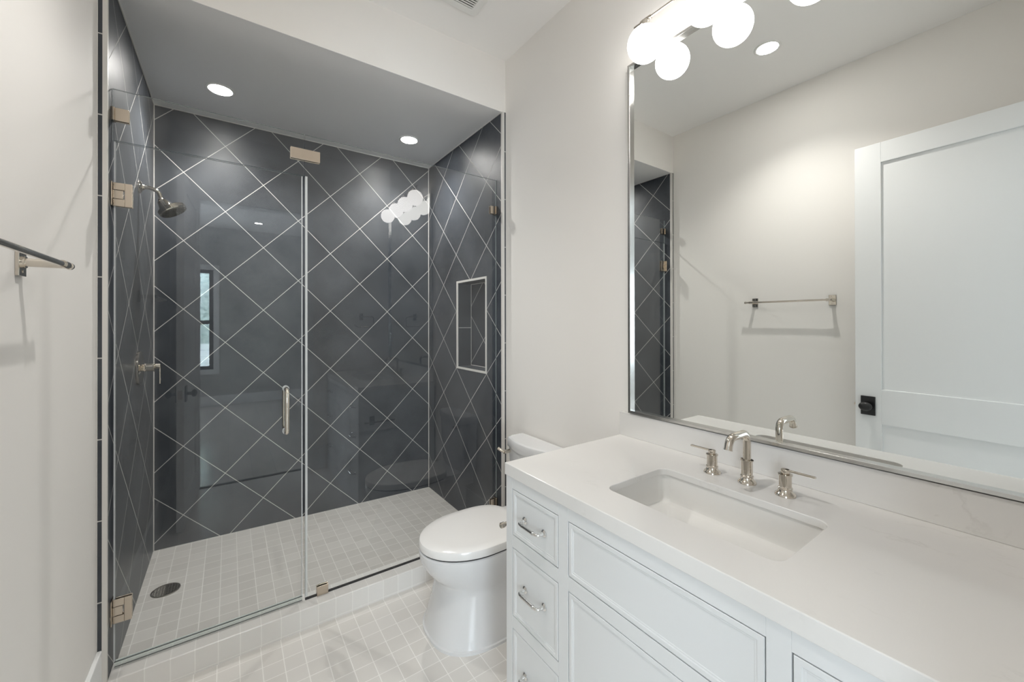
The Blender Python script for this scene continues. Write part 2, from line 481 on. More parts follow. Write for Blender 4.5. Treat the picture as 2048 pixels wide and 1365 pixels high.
# near wall with the doorway the photograph is taken from
b = MB()
b.box(XLW-T, YBED, 0, DX0, YN, HCL); b.box(DX1, YBED, 0, XW+T, YN, HCL); b.box(DX0, YBED, DZ1, DX1, YN, HCL)
struct('wall_near', b, M['paint'])
b = MB()
b.box(DX0-.075, YN, 0, DX0, YN+.014, DZ1+.075); b.box(DX1, YN, 0, DX1+.075, YN+.014, DZ1+.075); b.box(DX0, YN, DZ1, DX1, YN+.014, DZ1+.075)
b.box(DX0-.075, YBED-.014, 0, DX0, YBED, DZ1+.075); b.box(DX1, YBED-.014, 0, DX1+.075, YBED, DZ1+.075); b.box(DX0, YBED-.014, DZ1, DX1, YBED, DZ1+.075)
b.box(DX1-.008, YBED, 0, DX1, YN-.0, DZ1); b.box(DX0, YBED, 0, DX0+.006, YN, DZ1); b.box(DX0, YBED, DZ1-.008, DX1, YN, DZ1)
struct('trim_7', b, M['trim'])
b = MB(); b.box(DX0, -.085, 0, DX1, -.05, .006); struct('trim_8', b, M['dark'])
baseboard('baseboard_near', DX1+.075, YN, XW-.62, YN+.014)

# ------------------------------------------------------------------ bedroom behind the camera
BX0, BX1, BY = -2.6, 2.2, -4.12
b = MB(); b.box(BX0-.1, BY-.1, -.06, BX1+.1, -.06, 0); struct('floor', b, M['wood'])
b = MB(); b.box(BX0-.1, BY-.1, HCL, BX1+.1, YBED, HCL+.08); struct('ceiling', b, M['ceil'])
b = MB(); b.box(BX0-.1, BY, 0, BX0, YBED, HCL); struct('wall_bedroom_left', b, M['paint_bed'])
b = MB(); b.box(BX1, BY, 0, BX1+.1, YBED, HCL); struct('wall_bedroom_right', b, M['paint_bed'])
b = MB(); b.box(BX0, YBED, 0, XLW-T, YBED+.1, HCL); b.box(XW+T, YBED, 0, BX1, YBED+.1, HCL); struct('wall_bedroom_near', b, M['paint_bed'])
WX0, WX1, WZ0, WZ1 = -.64, -.205, .60, 2.235
b = MB()
b.box(BX0, BY-.1, 0, WX0, BY, HCL); b.box(WX1, BY-.1, 0, BX1, BY, HCL); b.box(WX0, BY-.1, 0, WX1, BY, WZ0); b.box(WX0, BY-.1, WZ1, WX1, BY, HCL)
struct('wall_bedroom_far', b, M['paint_bed'])
b = MB(); fwid = .055
b.box(WX0, BY-.07, WZ0, WX0+fwid, BY-.02, WZ1); b.box(WX1-fwid, BY-.07, WZ0, WX1, BY-.02, WZ1)
b.box(WX0, BY-.07, WZ0, WX1, BY-.02, WZ0+fwid); b.box(WX0, BY-.07, WZ1-fwid, WX1, BY-.02, WZ1)
b.box(WX0, BY-.07, 1.375-.03, WX1, BY-.02, 1.375+.03)
win = struct('window_1', b, M['black'])
b = MB(); b.box(WX0+fwid, BY-.05, WZ0+fwid, WX1-fwid, BY-.044, WZ1-fwid); build('glass_pane', b, M['pane'], win)
b = MB()
b.box(WX0-.08, BY, WZ0-.08, WX0, BY+.016, WZ1+.08); b.box(WX1, BY, WZ0-.08, WX1+.08, BY+.016, WZ1+.08)
b.box(WX0, BY, WZ1, WX1, BY+.016, WZ1+.08); b.box(WX0, BY, WZ0-.08, WX1, BY+.016, WZ0)
struct('trim_9', b, M['trim'])
for nm, (cx, cy, ax) in (('window_2', (-1.37, BY, 'x')), ('window_3', (BX0, -1.6, 'y'))):  # unseen windows, added to frame the daylight fill panels
    b = MB(); hw = .62; f = .05
    for (a0, za, a1, zb) in ((-hw, .58, -hw+f, 2.26), (hw-f, .58, hw, 2.26), (-hw, .58, hw, .63), (-hw, 2.21, hw, 2.26)):
        if ax == 'x': b.box(cx+a0, BY, za, cx+a1, BY+.03, zb)
        else: b.box(BX0, cy+a0, za, BX0+.03, cy+a1, zb)
    struct(nm, b, M['black'])
baseboard('baseboard_bedroom_far', BX0, BY, BX1, BY+.014, .16)
b = MB()    # hedge and pale deck fence outside the window
b.sphere((-.7, -7.2, 1.9), 1.0, 48, 32, sc=(2.6, .8, 1.9))
rs = random.Random(3)
for v in b.bm.verts:
    k = 1 + .10*math.sin(v.co.x*9+v.co.z*7) * math.cos(v.co.z*11 - v.co.x*5) + rs.uniform(-.06, .06)
    v.co = Vector((-.7, -7.2, 1.9)) + (v.co - Vector((-.7, -7.2, 1.9)))*k
tag(build('hedge', b, M['leaf']), 'pale green hedge outside the bedroom window, seen reflected in the shower glass', 'hedge')
f_ = thing('deck_fence', 'white horizontal board fence below the hedge outside the bedroom window', 'fence', (-.7, -5.6, -.3))
b = MB()
for i in range(10): b.box(-2.6, -5.62, -.28+i*.125, 1.2, -5.60, -.28+i*.125+.112)
build('boards', b, M['trim'], f_)
for xx in (-2.5, -.7, 1.1):
    b = MB(); b.box(xx-.04, -5.68, -.3, xx+.04, -5.62, .97); build('post', b, M['trim'], f_)
b = MB(); b.box(-8, -14, -.36, 8, BY-.1, -.3); struct('floor', b, mat('garden_ground', (.25, .27, .2), .9))

# ------------------------------------------------------------------ entry door, open against the left wall
LX0, LX1, LY0, LY1, LZ0, LZ1 = -.240, -.2005, .018, .757, .012, 2.362
b = MB(); st = .115
b.box(LX0, LY0, LZ0, LX1, LY0+st, LZ1); b.box(LX0, LY1-st, LZ0, LX1, LY1, LZ1)
b.box(LX0, LY0+st, 2.252, LX1, LY1-st, LZ1); b.box(LX0, LY0+st, .806, LX1, LY1-st, .997); b.box(LX0, LY0+st, LZ0, LX1, LY1-st, .20)
b.box(LX0+.011, LY0+st, .20, LX1-.011, LY1-st, 2.252)
DROT = Matrix.Translation((-.2, .018, 0)) @ Matrix.Rotation(math.radians(2.9), 4, 'Z') @ Matrix.Translation((.2, -.018, 0))
def turn(b): bmesh.ops.transform(b.bm, matrix=DROT, verts=b.bm.verts); return b
door = struct('door_1', turn(b), M['trim'], bevel=.0015)
def knob(sx):
    x = LX1 if sx > 0 else LX0
    b = MB(); b.box(x, .667, .848, x+sx*.008, .731, .953); ros = build('rosette', turn(b), M['black'], door, bevel=.002)
    b = MB(); b.cyl((x+sx*.008, .699, .90), (x+sx*.036, .699, .90), .011)
    b.sphere((x+sx*.047, .699, .90), .030, sc=(.55, 1.0, .82)); build('door_knob', turn(b), M['black'], door)
knob(1); knob(-1)
b = MB(); b.box(-.232, LY1, .872, -.208, LY1+.0015, .93); b.cyl((-.220, LY1+.001, .90), (-.220, LY1+.009, .90), .007); build('latch', turn(b), M['nickel_satin'], door)

# ------------------------------------------------------------------ shower enclosure
def glass_slab(b, x0, z0, x1, z1, y0=YG, th=.0095):
    for f in b.box(x0, y0, z0, x1, y0+th, z1):
        n = f.normal if f.normal.length > .1 else None
        f.normal_update(); f.material_index = 0 if abs(f.normal.y) > .5 else 1
GM = [M['glass'], M['glass_edge']]
ZT, ZD = 2.240, 2.0475
tr = thing('glass_transom', 'fixed glass pane above the shower door, between top left clamp and wide middle clamp', 'glass panel', (-.03, YG, ZD))
b = MB(); glass_slab(b, XL+.002, ZD+.002, .2845, ZT); build('glass_pane', b, GM, tr)
def clamp_box(b, x0, z0, x1, z1, prot=.006): b.box(x0, YG-prot, z0, x1, YG-.0002, z1); b.box(x0, YG+.0097, z0, x1, YG+.0095+prot, z1)
b = MB(); clamp_box(b, -.345, 2.122, -.306, 2.170); c_ = build('clamp', b, M['nickel_satin'], tr, bevel=.0015)
b = MB(); b.box(XL, YG-.010, 2.121, -.345, YG+.020, 2.171); build('wall_plate', b, M['nickel_satin'], c_, bevel=.0015)
b = MB(); clamp_box(b, .228, 2.119, .351, 2.170, .008); build('clamp', b, M['nickel_satin'], tr, bevel=.002)

sp = thing('shower_screen', 'tall fixed glass panel to the right of the shower door', 'glass panel', (.81, YG, ZC))
b = MB(); glass_slab(b, .2885, ZC+.006, XR-.002, ZT); build('glass_pane', b, GM, sp)
b = MB(); b.box(.2885, YG-.001, ZC, XR, YG+.010, ZC+.006); build('bottom_sealant', b, M['gap'], sp)
b = MB(); b.box(.2885, YG-.004, .110, .2975, YG+.0135, 2.046); build('edge_strip', b, M['seal_line'], sp)
b = MB(); clamp_box(b, .337, ZC, .386, .137, .007); build('clamp', b, M['nickel_satin'], sp, bevel=.0012)
b = MB(); clamp_box(b, 1.294, 2.030, XR-.012, 2.078); k_ = build('clamp', b, M['nickel_satin'], sp, bevel=.0015)
b = MB(); b.box(XR-.012, YG-.012, 2.029, XR, YG+.022, 2.079); build('wall_plate', b, M['nickel_satin'], k_, bevel=.0015)
b = MB(); clamp_box(b, 1.294, .250, XR-.012, .300); k_ = build('clamp', b, M['nickel_satin'], sp, bevel=.0015)
b = MB(); b.box(XR-.012, YG-.012, .249, XR, YG+.022, .301); build('wall_plate', b, M['nickel_satin'], k_, bevel=.0015)

sd = thing('shower_door', 'frameless glass shower door with two square hinges and a tubular nickel pull handle', 'shower door', (-.035, YG, ZC))
b = MB(); glass_slab(b, -.343, .116, .2735, ZD-.003); build('glass_pane', b, GM, sd)
b = MB(); b.box(.2735, YG-.001, .112, .2775, YG+.0105, 2.044); build('edge_seal', b, M['seal_line'], sd)
b = MB(); b.box(-.3475, YG-.001, .112, -.343, YG+.0105, 2.044); build('edge_seal', b, M['seal_line'], sd)
b = MB(); b.box(-.345, YG-.002, .099, .2765, YG+.012, .117); b.box(-.345, YG+.012, .099, .2765, YG+.021, .106)
swp = build('bottom_sweep', b, M['seal'], sd)
b = MB(); b.box(-.345, YG-.0028, .1165, .2765, YG-.001, .1184); b.box(-.345, YG-.003, .0985, .2765, YG+.0, .0999); build('sweep_lip', b, M['gap'], swp)
def hinge(z0, z1):
    zc = (z0+z1)/2
    b = MB()
    for sgn in (0, 1):
        y0, y1 = (YG-.006, YG) if not sgn else (YG+.0095, YG+.0155)
        b.box(-.318, y0, z0, -.297, y1, z1)
        b.box(-.348, y0, z0, -.318, y1, z0+.026); b.box(-.348, y0, z1-.026, -.318, y1, z1)
    h = build('hinge', b, M['nickel_satin'], sd, bevel=.001)
    b = MB(); b.box(-.349, YG-.005, z0+.028, -.3225, YG+.0145, z1-.028); build('pivot_block', b, M['nickel_satin'], h, bevel=.001)
    b = MB(); b.box(XL, YG-.020, z0-.001, -.3495, YG+.030, z1+.001); build('wall_plate', b, M['nickel_satin'], h, bevel=.001)
hinge(1.805, 1.892); hinge(.2605, .3485)
hx = .2105
b = MB()
for s_, off in ((-1, YG), (1, YG+.0095)):
    y0 = off + s_*.0495
    pts = [Vector((hx, off, 1.0745)), Vector((hx, off+s_*.030, 1.0745))]
    pts += [Vector((hx, off+s_*(.030+.0195*math.sin(a)), 1.0745-.0195*(1-math.cos(a)))) for a in (PI/8, PI/4, 3*PI/8, PI/2)]
    pts += [Vector((hx, off+s_*.0495, .979))]
    pts += [Vector((hx, off+s_*(.030+.0195*math.cos(a)), .884+.0195*(1-math.sin(a))-.0)) for a in (0, PI/8, PI/4, 3*PI/8, PI/2)]
    pts += [Vector((hx, off, .884))]
    b.tube(pts, .0095, 16)
hd = build('handle', b, M['nickel'], sd)
for z in (1.0745, .884):
    b = MB(); b.cyl((hx, YG-.004, z), (hx, YG+.0135, z), .0135, n=24); build('washer', b, M['seal_line'], hd)

# shower head
SHY = 2.62
sh = thing('showerhead', 'polished nickel shower head on a curved arm from the left tiled wall', 'shower head', (XL, SHY, 2.028))
b = MB(); b.lathe((XL, SHY, 2.028), (1, 0, 0), [(.031, 0), (.031, .004), (.026, .009), (.016, .014), (.0125, .02)]); build('flange', b, M['nickel'], sh)
b = MB()
pts = [Vector((XL+.01, SHY, 2.030)), Vector((XL+.030, SHY, 2.030))] + [Vector((XL+.030+.06*math.sin(a), SHY, 2.030-.06*(1-math.cos(a)))) for a in (.15, .3, .45, .6, .72, .82)] + [Vector((-.270, SHY, 1.978))]
b.tube(pts, .0092, 16); build('arm', b, M['nickel'], sh)
ax = Vector((.52, -.12, -.84)).normalized(); p0 = Vector((-.276, SHY, 1.984))
b = MB(); b.lathe(p0, ax, [(.010, 0), (.0125, .004), (.0125, .010), (.020, .013), (.0225, .018), (.031, .046), (.033, .052), (.033, .055)]); build('swivel', b, M['nickel'], sh)
b = MB(); q0 = p0 + ax*.053 + Vector((.012, 0, .006))
b.lathe(q0, ax, [(.030, 0), (.057, .003), (.060, .006), (.060, .022), (.057, .026), (.05, .027)], n=40); hh = build('spray_head', b, M['nickel'], sh)
b = MB(); b.lathe(q0+ax*.0268, ax, [(.052, 0), (.052, .0012)], n=40)
uu = ax.cross(Vector((0, 1, 0))).normalized(); vv = ax.cross(uu)
for rr, nn in ((.012, 6), (.024, 12), (.036, 18), (.046, 22)):
    for i in range(nn):
        c = q0 + ax*.028 + uu*(rr*math.cos(2*PI*i/nn)) + vv*(rr*math.sin(2*PI*i/nn)); b.cyl(c, c+ax*.0022, .0018, n=6)
build('spray_face', b, M['drain'], hh)

# shower valve
VY, VZ = 2.60, 1.156
sv = thing('shower_valve', 'round polished nickel shower valve with hanging lever on left tiled wall', 'shower valve', (XL, VY, VZ))
b = MB(); b.lathe((XL, VY, VZ), (1, 0, 0), [(.079, 0), (.080, .002), (.080, .010), (.077, .0125), (.02, .013)], n=48); build('escutcheon', b, M['nickel'], sv)
b = MB(); b.lathe((XL+.012, VY, VZ), (1, 0, 0), [(.027, 0), (.020, .004), (.016, .008), (.021, .011), (.0215, .015), (.019, .018), (.019, .044), (.023, .046), (.023, .049), (.019, .050)], n=28); vb = build('valve_body', b, M['nickel'], sv)
b = MB(); b.cyl((XL+.062, VY, VZ+.004), (XL+.082, VY, VZ+.004), .0125, bev=.001); b.box(XL+.078, VY-.006, VZ-.082, XL+.0825, VY+.006, VZ+.012); build('lever', b, M['nickel'], sv, bevel=.001)

# floor drain
DZ = .0545
fd = thing('floor_drain', 'round pewter shower drain in the pale mosaic shower floor', 'drain', (-.253, 2.604, DZ))
b = MB(); b.lathe((-.253, 2.604, DZ-.002), (0, 0, 1), [(.057, 0), (.057, .004), (.054, .005), (.050, .004), (.050, .001)], n=40); build('rim', b, M['drain'], fd)
b = MB(); b.lathe((-.253, 2.604, DZ-.0015), (0, 0, 1), [(.050, 0), (.050, .001)], n=40); build('sump', b, M['dark'], fd)
b = MB()
for i in range(-4, 5):
    d = i*.0112; hl = math.sqrt(max(.049**2 - d*d, 0))
    b.box(-.253+d-.0014, 2.604-hl, DZ, -.253+d+.0014, 2.604+hl, DZ+.0025); b.box(-.253-hl, 2.604+d-.0016, DZ, -.253+hl, 2.604+d+.0016, DZ+.0025)
build('grate', b, M['drain'], fd)

# ------------------------------------------------------------------ ceiling lights and vent
def downlight(x, y, z, label, power, group, cone=118):
    t_ = thing('recessed_light', label, 'ceiling light', (x, y, z), group)
    b = MB(); b.lathe((x, y, z), (0, 0, -1), [(.068, 0), (.068, .002), (.064, .0045), (.055, .004), (.053, .001)], n=48); build('trim_ring', b, M['plastic'], t_)
    b = MB(); b.lathe((x, y, z-.0005), (0, 0, -1), [(.052, 0), (.052, .0025)], n=48); build('lens', b, M['lens'], t_)
    d = bpy.data.lights.new('downlight_beam', 'SPOT'); d.energy = power; d.color = (1.0, 0.97, 0.93)
    d.spot_size = math.radians(cone); d.spot_blend = 0.85; d.shadow_soft_size = 0.014
    lo = bpy.data.objects.new('downlight_beam', d); COL.objects.link(lo); lo.parent = t_; lo.location = (0, 0, -.0165)
    return t_
downlight(-.037, 2.688, HS, 'round recessed light on the left of the shower ceiling, above the door', SHOWER_E, 'recessed lights in the shower ceiling', 138)
downlight(1.020, 2.681, HS, 'round recessed light on the right of the shower ceiling, nearer the niche', SHOWER_E, 'recessed lights in the shower ceiling', 138)
downlight(.178, 1.040, HCL, 'round recessed light in the main room ceiling, reflected in the vanity mirror', ROOM_E, 'recessed lights in flat ceilings')
downlight(.387, -3.40, HCL, 'round recessed light in the bedroom ceiling, a small reflection in the shower glass', BED_E, 'recessed lights in flat ceilings')

vt = thing('ceiling_vent', 'white square exhaust vent grille with dark slots in the room ceiling', 'vent', (.888, 1.648, HCL))
VX0, VX1, VY0, VY1 = .740, 1.036, 1.500, 1.796
b = MB()
def rr_ring(x0, y0, x1, y1, r, z, k=5):
    pts = []
    for cx, cy, a0 in ((x1-r, y1-r, 0), (x0+r, y1-r, PI/2), (x0+r, y0+r, PI), (x1-r, y0+r, 3*PI/2)):
        for i in range(k+1): pts.append((cx+r*math.cos(a0+PI/2*i/k), cy+r*math.sin(a0+PI/2*i/k), z))
    return pts
fr_ = .045
b.loft([rr_ring(VX0, VY0, VX1, VY1, .02, HCL), rr_ring(VX0, VY0, VX1, VY1, .02, HCL-.004), rr_ring(VX0+.006, VY0+.006, VX1-.006, VY1-.006, .016, HCL-.010),
        rr_ring(VX0+fr_-.004, VY0+fr_-.004, VX1-fr_+.004, VY1-fr_+.004, .006, HCL-.013), rr_ring(VX0+fr_, VY0+fr_, VX1-fr_, VY1-fr_, .004, HCL-.012), rr_ring(VX0+fr_, VY0+fr_, VX1-fr_, VY1-fr_, .004, HCL-.001)], False, False)
build('frame', b, M['plastic'], vt)
b = MB(); b.box(VX0+.02, VY0+.02, HCL-.002, VX1-.02, VY1-.02, HCL-.001); build('duct_opening', b, M['dark'], vt)
b = MB()
n_l = 15
for i in range(n_l):
    y = VY0+fr_ + (VY1-VY0-2*fr_)*(i+.5)/n_l
    b.box(VX0+fr_, y-.0042, HCL-.0115, VX1-fr_, y+.0034, HCL-.0100)
b.box((VX0+VX1)/2-.003, VY0+fr_, HCL-.0105, (VX0+VX1)/2+.003, VY1-fr_, HCL-.008)
build('louvers', b, M['plastic'], vt)

# ------------------------------------------------------------------ vanity mirror and light
MY0, MY1, MZ0, MZ1 = .03, 1.0755, 1.0000, 2.424
mi = thing('wall_mirror', 'large steel framed rectangular mirror above the vanity backsplash', 'mirror', (XW, (MY0+MY1)/2, MZ0))
b = MB(); fwm, XA = .0105, XW-.027
b.box(XA, MY0, MZ0, XW, MY0+fwm, MZ1); b.box(XA, MY1-fwm, MZ0, XW, MY1, MZ1); b.box(XA, MY0+fwm, MZ0, XW, MY1-fwm, MZ0+fwm); b.box(XA, MY0+fwm, MZ1-fwm, XW, MY1-fwm, MZ1)
build('frame', b, M['frame'], mi, bevel=.0008)
b = MB(); b.box(XW-.012, MY0+fwm, MZ0+fwm, XW-.004, MY1-fwm, MZ1-fwm); build('mirror_glass', b, M['mirror'], mi)

LXB, LZB, RB = 1.2675, 2.407, .0643
vl = thing('vanity_light', 'nickel bar vanity light with four lit white globes above the mirror', 'wall light', (XW, .585, 2.5))
b = MB(); b.cyl((1.272, .182, 2.5), (1.272, .988, 2.5), .0042, n=14); build('rod', b, M['nickel'], vl)
b = MB(); b.box(XW-.018, .50, 2.455, XW, .67, 2.545); build('backplate', b, M['nickel'], vl, bevel=.003)
b = MB(); b.cyl((1.272, .585, 2.5), (XW-.016, .585, 2.5), .007); b.sphere((1.272, .585, 2.5), .011); build('arm', b, M['nickel'], vl)
for yb in (.936, .702, .468, .234):
    b = MB(); b.sphere((LXB, yb, LZB), RB, 48, 28); gl = build('globe', b, M['globe'], vl)
    b = MB(); b.cyl((1.272, yb-.022, 2.5), (1.272, yb+.022, 2.5), .0075, n=18); b.cyl((1.272, yb, 2.495), (LXB, yb, LZB+RB-.003), .012, .016, n=20); build('socket', b, M['nickel'], gl)

# ------------------------------------------------------------------ towel bar, towel ring, switch plate
TZ, TX = 1.507, -.310
tb = thing('towel_bar', 'polished nickel towel bar with two square wall plates on the left wall', 'towel bar', (XLW, 1.13, TZ))
b = MB(); b.cyl((TX, .889, TZ), (TX, 1.395, TZ), .0065, n=18)
for ye, s_ in ((1.395, 1), (.889, -1)):
    b.cyl((TX, ye-s_*.012, TZ), (TX, ye, TZ), .0085, n=18, bev=.002)
build('bar', b, M['nickel'], tb)
for yp in (1.352, .902):
    b = MB(); b.cyl((XLW+.006, yp, TZ), (TX, yp, TZ), .0095, n=20); b.cyl((XLW+.006, yp, TZ), (XLW+.012, yp, TZ), .013, n=20)
    b.cyl((TX, yp-.013, TZ), (TX, yp+.013, TZ), .0092, n=18); po = build('post', b, M['nickel'], tb)
    b = MB(); b.box(XLW, yp-.019, TZ-.031, XLW+.007, yp+.019, TZ+.031)
    for zz in (-.021, .021): b.lathe((XLW+.007, yp, TZ+zz), (1, 0, 0), [(.004, 0), (.003, .0015)], n=12)
    build('wall_plate', b, M['nickel'], po, bevel=.0012)

tg = thing('towel_ring', 'open square nickel towel ring on the near wall beside the light switches', 'towel ring', (1.075, YN, 1.427))
b = MB(); b.box(1.058, YN, 1.394, 1.092, YN+.006, 1.458); b.cyl((1.075, YN+.006, 1.427), (1.075, YN+.044, 1.427), .008); build('wall_plate', b, M['nickel'], tg)
b = MB(); yy = YN+.044
pts = [Vector((1.060, yy, 1.427)), Vector((1.165, yy, 1.427))] + [Vector((1.165+.02*math.sin(a), yy, 1.407+.02*math.cos(a))) for a in (.5, 1.05, PI/2)] + \
      [Vector((1.185, yy, 1.345))] + [Vector((1.165+.02*math.cos(a), yy, 1.345-.02*math.sin(a))) for a in (.5, 1.05, PI/2)] + [Vector((1.035, yy, 1.325)), Vector((1.012, yy, 1.338)), Vector((1.005, yy, 1.35))]
b.tube(pts, .0055, 12); build('ring', b, M['nickel'], tg)
sw = thing('light_switch', 'white three gang switch plate on the near wall by the doorway', 'light switch', (.788, YN, 1.272))
b = MB(); b.box(.706, YN, 1.215, .870, YN+.006, 1.329); build('plate', b, M['plastic'], sw, bevel=.002)
for i in range(3):
    b = MB(); xc = .742+i*.046; b.box(xc-.0165, YN+.006, 1.239, xc+.0165, YN+.009, 1.305); build('rocker', b, M['plastic'], sw, bevel=.001)

# ------------------------------------------------------------------ vanity
CF, CY1, CY0 = .766, 1.122, .004       # cabinet face, far end, near end
va = thing('vanity_cabinet', 'white inset panel vanity cabinet with nickel drawer pulls under the quartz top', 'cabinet', (1.06, .563, 0))
ZB = CTZ-.04
cols = ((.861, 1.0885), (.3205, .8215), (.0535, .2815))
rows3 = ((.670, .8225), (.404, .6300), (.120, .3650))
b = MB(); FT = .020
xs0, xs1 = CF, CF+FT
b.box(xs0, 1.0885, 0, xs1, CY1, ZB); b.box(xs0, .8215, 0, xs1, .861, ZB); b.box(xs0, .2815, 0, xs1, .3205, ZB); b.box(xs0, CY0, 0, xs1, .0535, ZB)
for ya, yb_ in cols:
    b.box(xs0, ya, .8225, xs1, yb_, ZB); b.box(xs0, ya, 0, xs1, yb_, .120); b.box(xs0, ya, .630, xs1, yb_, .670)
for ya, yb_ in (cols[0], cols[2]): b.box(xs0, ya, .365, xs1, yb_, .404)
b.box(xs1+.002, CY0+.02, .0, xs1+.006, CY1-.02, ZB)
build('face_frame', b, M['cab'], va, bevel=.0008)
b = MB(); b.box(xs1, CY1-.018, 0, XW-.015, CY1, ZB); b.box(xs1, CY0, 0, XW-.003, CY0+.018, ZB)
b.box(xs1+.03, CY0+.018, .10, XW-.02, CY1-.018, .118); b.box(XW-.02, CY0+.018, 0, XW-.004, CY1-.018, ZB)
build('carcass', b, M['cab'], va)
def front(ya, yb_, z0, z1, name):
    g = .0026
    ya += g; yb_ -= g; z0 += g; z1 -= g
    b = MB(); l, d = .0115, .0028
    # rim, sloping bead and sunk panel, lofted
    def r(i, x): return [(x, ya+i, z0+i), (x, yb_-i, z0+i), (x, yb_-i, z1-i), (x, ya+i, z1-i)]
    vr = b.loft([r(0, CF+.018), r(0, CF+.0012), r(.0012, CF), r(l, CF), r(l+.002, CF+.0016), r(l+.005, CF+.0017), r(l+.0065, CF+d)], True, True)
    for f in b.bm.faces: f.smooth = False
    return build(name, b, M['cab'], va)
def pull_mesh():
    b = MB(); L_ = .047
    for s_ in (1, -1):
        b.lathe((0, s_*L_, 0), (-1, 0, 0), [(.0115, 0), (.0115, .002), (.009, .0045), (.0055, .006), (.0052, .012)], n=24)
    pts = [Vector((-.008, L_, 0)), Vector((-.016, L_, 0))] + [Vector((-.016-.012*math.sin(a), L_-.012*(1-math.cos(a)), 0)) for a in (.4, .8, 1.2, PI/2)]
    pts += [Vector((-.028, .026, 0)), Vector((-.0285, 0, 0))]
    pts += [Vector((p.x, -p.y, 0)) for p in reversed(pts[:-1])]
    b.tube(pts, .0048, 14)
    for s_ in (1, -1): b.cyl((-.028, s_*.024, 0), (-.028, s_*.028, 0), .0062, n=18)
    b.cyl((-.0284, -.024, 0), (-.0284, .024, 0), .0054, n=18)
    return build('pull', b, M['chrome'], None)
pull0 = pull_mesh(); used = [False]
def add_pull(dr, y, z):
    o = pull0 if not used[0] else pull0.copy()
    if used[0]: COL.objects.link(o)
    used[0] = True
    o.parent = dr
    o.location = Vector((CF+.0028, y, z)) - Vector(va.location)
for ci, yc in ((0, .9745), (2, .1675)):
    for (z0, z1), zp in zip(rows3, (.742, .523, .249)):
        dr = front(*cols[ci], z0, z1, 'drawer'); add_pull(dr, yc, zp)
front(*cols[1], .670, .8225, 'false_front'); front(*cols[1], .120, .630, 'cabinet_door')

# toilet paper holder on the vanity's far end
tp = thing('toilet_paper_holder', 'nickel toilet paper bar on the vanity end, its round tip beside the toilet lid', 'toilet paper holder', (.86, CY1, .651))
b = MB(); b.box(.842, CY1-.001, .620, .878, CY1+.006, .682); b.cyl((.86, CY1+.006, .651), (.86, 1.19, .651), .0085); build('post', b, M['nickel'], tp)
b = MB(); b.cyl((.790, 1.19, .651), (1.005, 1.19, .651), .0072, n=20); b.cyl((.787, 1.19, .651), (.803, 1.19, .651), .0098, n=20, bev=.0015); build('roller', b, M['nickel'], tp)

# countertop with rounded sink cut-out
def slab_hole(b, x0, y0, x1, y1, zo, z0, z1, hx0, hy0, hx1, hy1, r, k=8):
    inner_t = rr_ring(hx0, hy0, hx1, hy1, r, z1, k)
    n = len(inner_t)
    corners = ((x1, y1), (x0, y1), (x0, y0), (x1, y0))
    def make(z, ins):
        cc = ((x1-ins, y1-ins), (x0+ins, y1-ins), (x0+ins, y0+ins), (x1-ins, y0+ins))
        vi = [b.bm.verts.new((p[0], p[1], z)) for p in inner_t]
        vo = [b.bm.verts.new((c[0], c[1], z)) for c in cc]
        for q in range(4):
            base = q*(k+1)
            for i in range(k): b.bm.faces.new((vi[base+i], vi[base+i+1], vo[q]))
            nx = ((q+1) % 4)*(k+1)
            b.bm.faces.new((vi[base+k], vi[nx], vo[(q+1) % 4], vo[q]))
        return vi, vo
    ti, to = make(z1, 0); bi, bo = make(z0, .025)
    for i in range(n):
        j = (i+1) % n
        f = b.bm.faces.new((ti[i], ti[j], bi[j], bi[i])); f.smooth = True
    lo_ = [b.bm.verts.new((v.co.x, v.co.y, zo)) for v in bo]
    out = [b.bm.verts.new((c[0], c[1], zo)) for c in corners]
    for q in range(4):
        w = (q+1) % 4
        b.bm.faces.new((to[q], to[w], out[w], out[q])); b.bm.faces.new((bo[q], bo[w], lo_[w], lo_[q])); b.bm.faces.new((lo_[q], lo_[w], out[w], out[q]))
SX0, SX1, SY0, SY1 = .878, 1.153, .3415, .7865
b = MB(); slab_hole(b, .7608, .003, XW-.0005, 1.1245, ZB, CTZ-.02, CTZ, SX0, SY0, SX1, SY1, .030)
tag(build('countertop', b, M['quartz'], bevel=.002, offset=(1.06, .563, ZB)), 'white veined quartz countertop with a rounded rectangular sink cut-out', 'countertop')
b = MB(); b.box(XW-.020, .003, CTZ, XW-.0005, 1.1255, .9963)
tag(build('backsplash', b, M['quartz'], bevel=.0015, offset=(XW-.01, .563, CTZ)), 'low white quartz backsplash along the wall behind the faucet', 'backsplash')
# undermount sink
b = MB()
e = -.006
def sring(i, z, r, dx=0): return rr_ring(SX0+i, SY0+i, SX1-i, SY1-i, r, z, 8)
ZR = CTZ-.02
rings = [sring(-.03, ZR-.012, .05), sring(-.03, ZR-.001, .05), sring(e, ZR-.001, .036), sring(e+.001, ZR-.006, .035), sring(.001, .830, .034), sring(.004, .812, .032), sring(.009, .803, .028), sring(.018, .7985, .018), sring(.022, .7975, .014), sring(.118, .777, .006)]
b.loft(rings, False, True)
sk = thing('sink', 'white rectangular undermount porcelain sink set in the quartz countertop', 'sink', (1.015, .564, .78))
build('basin', b, M['sinkware'], sk)
b = MB(); b.lathe((1.015, .564, .7765), (0, 0, 1), [(.021, 0), (.021, .003), (.017, .0035), (.006, .0025)], n=28); build('drain', b, M['nickel'], sk)

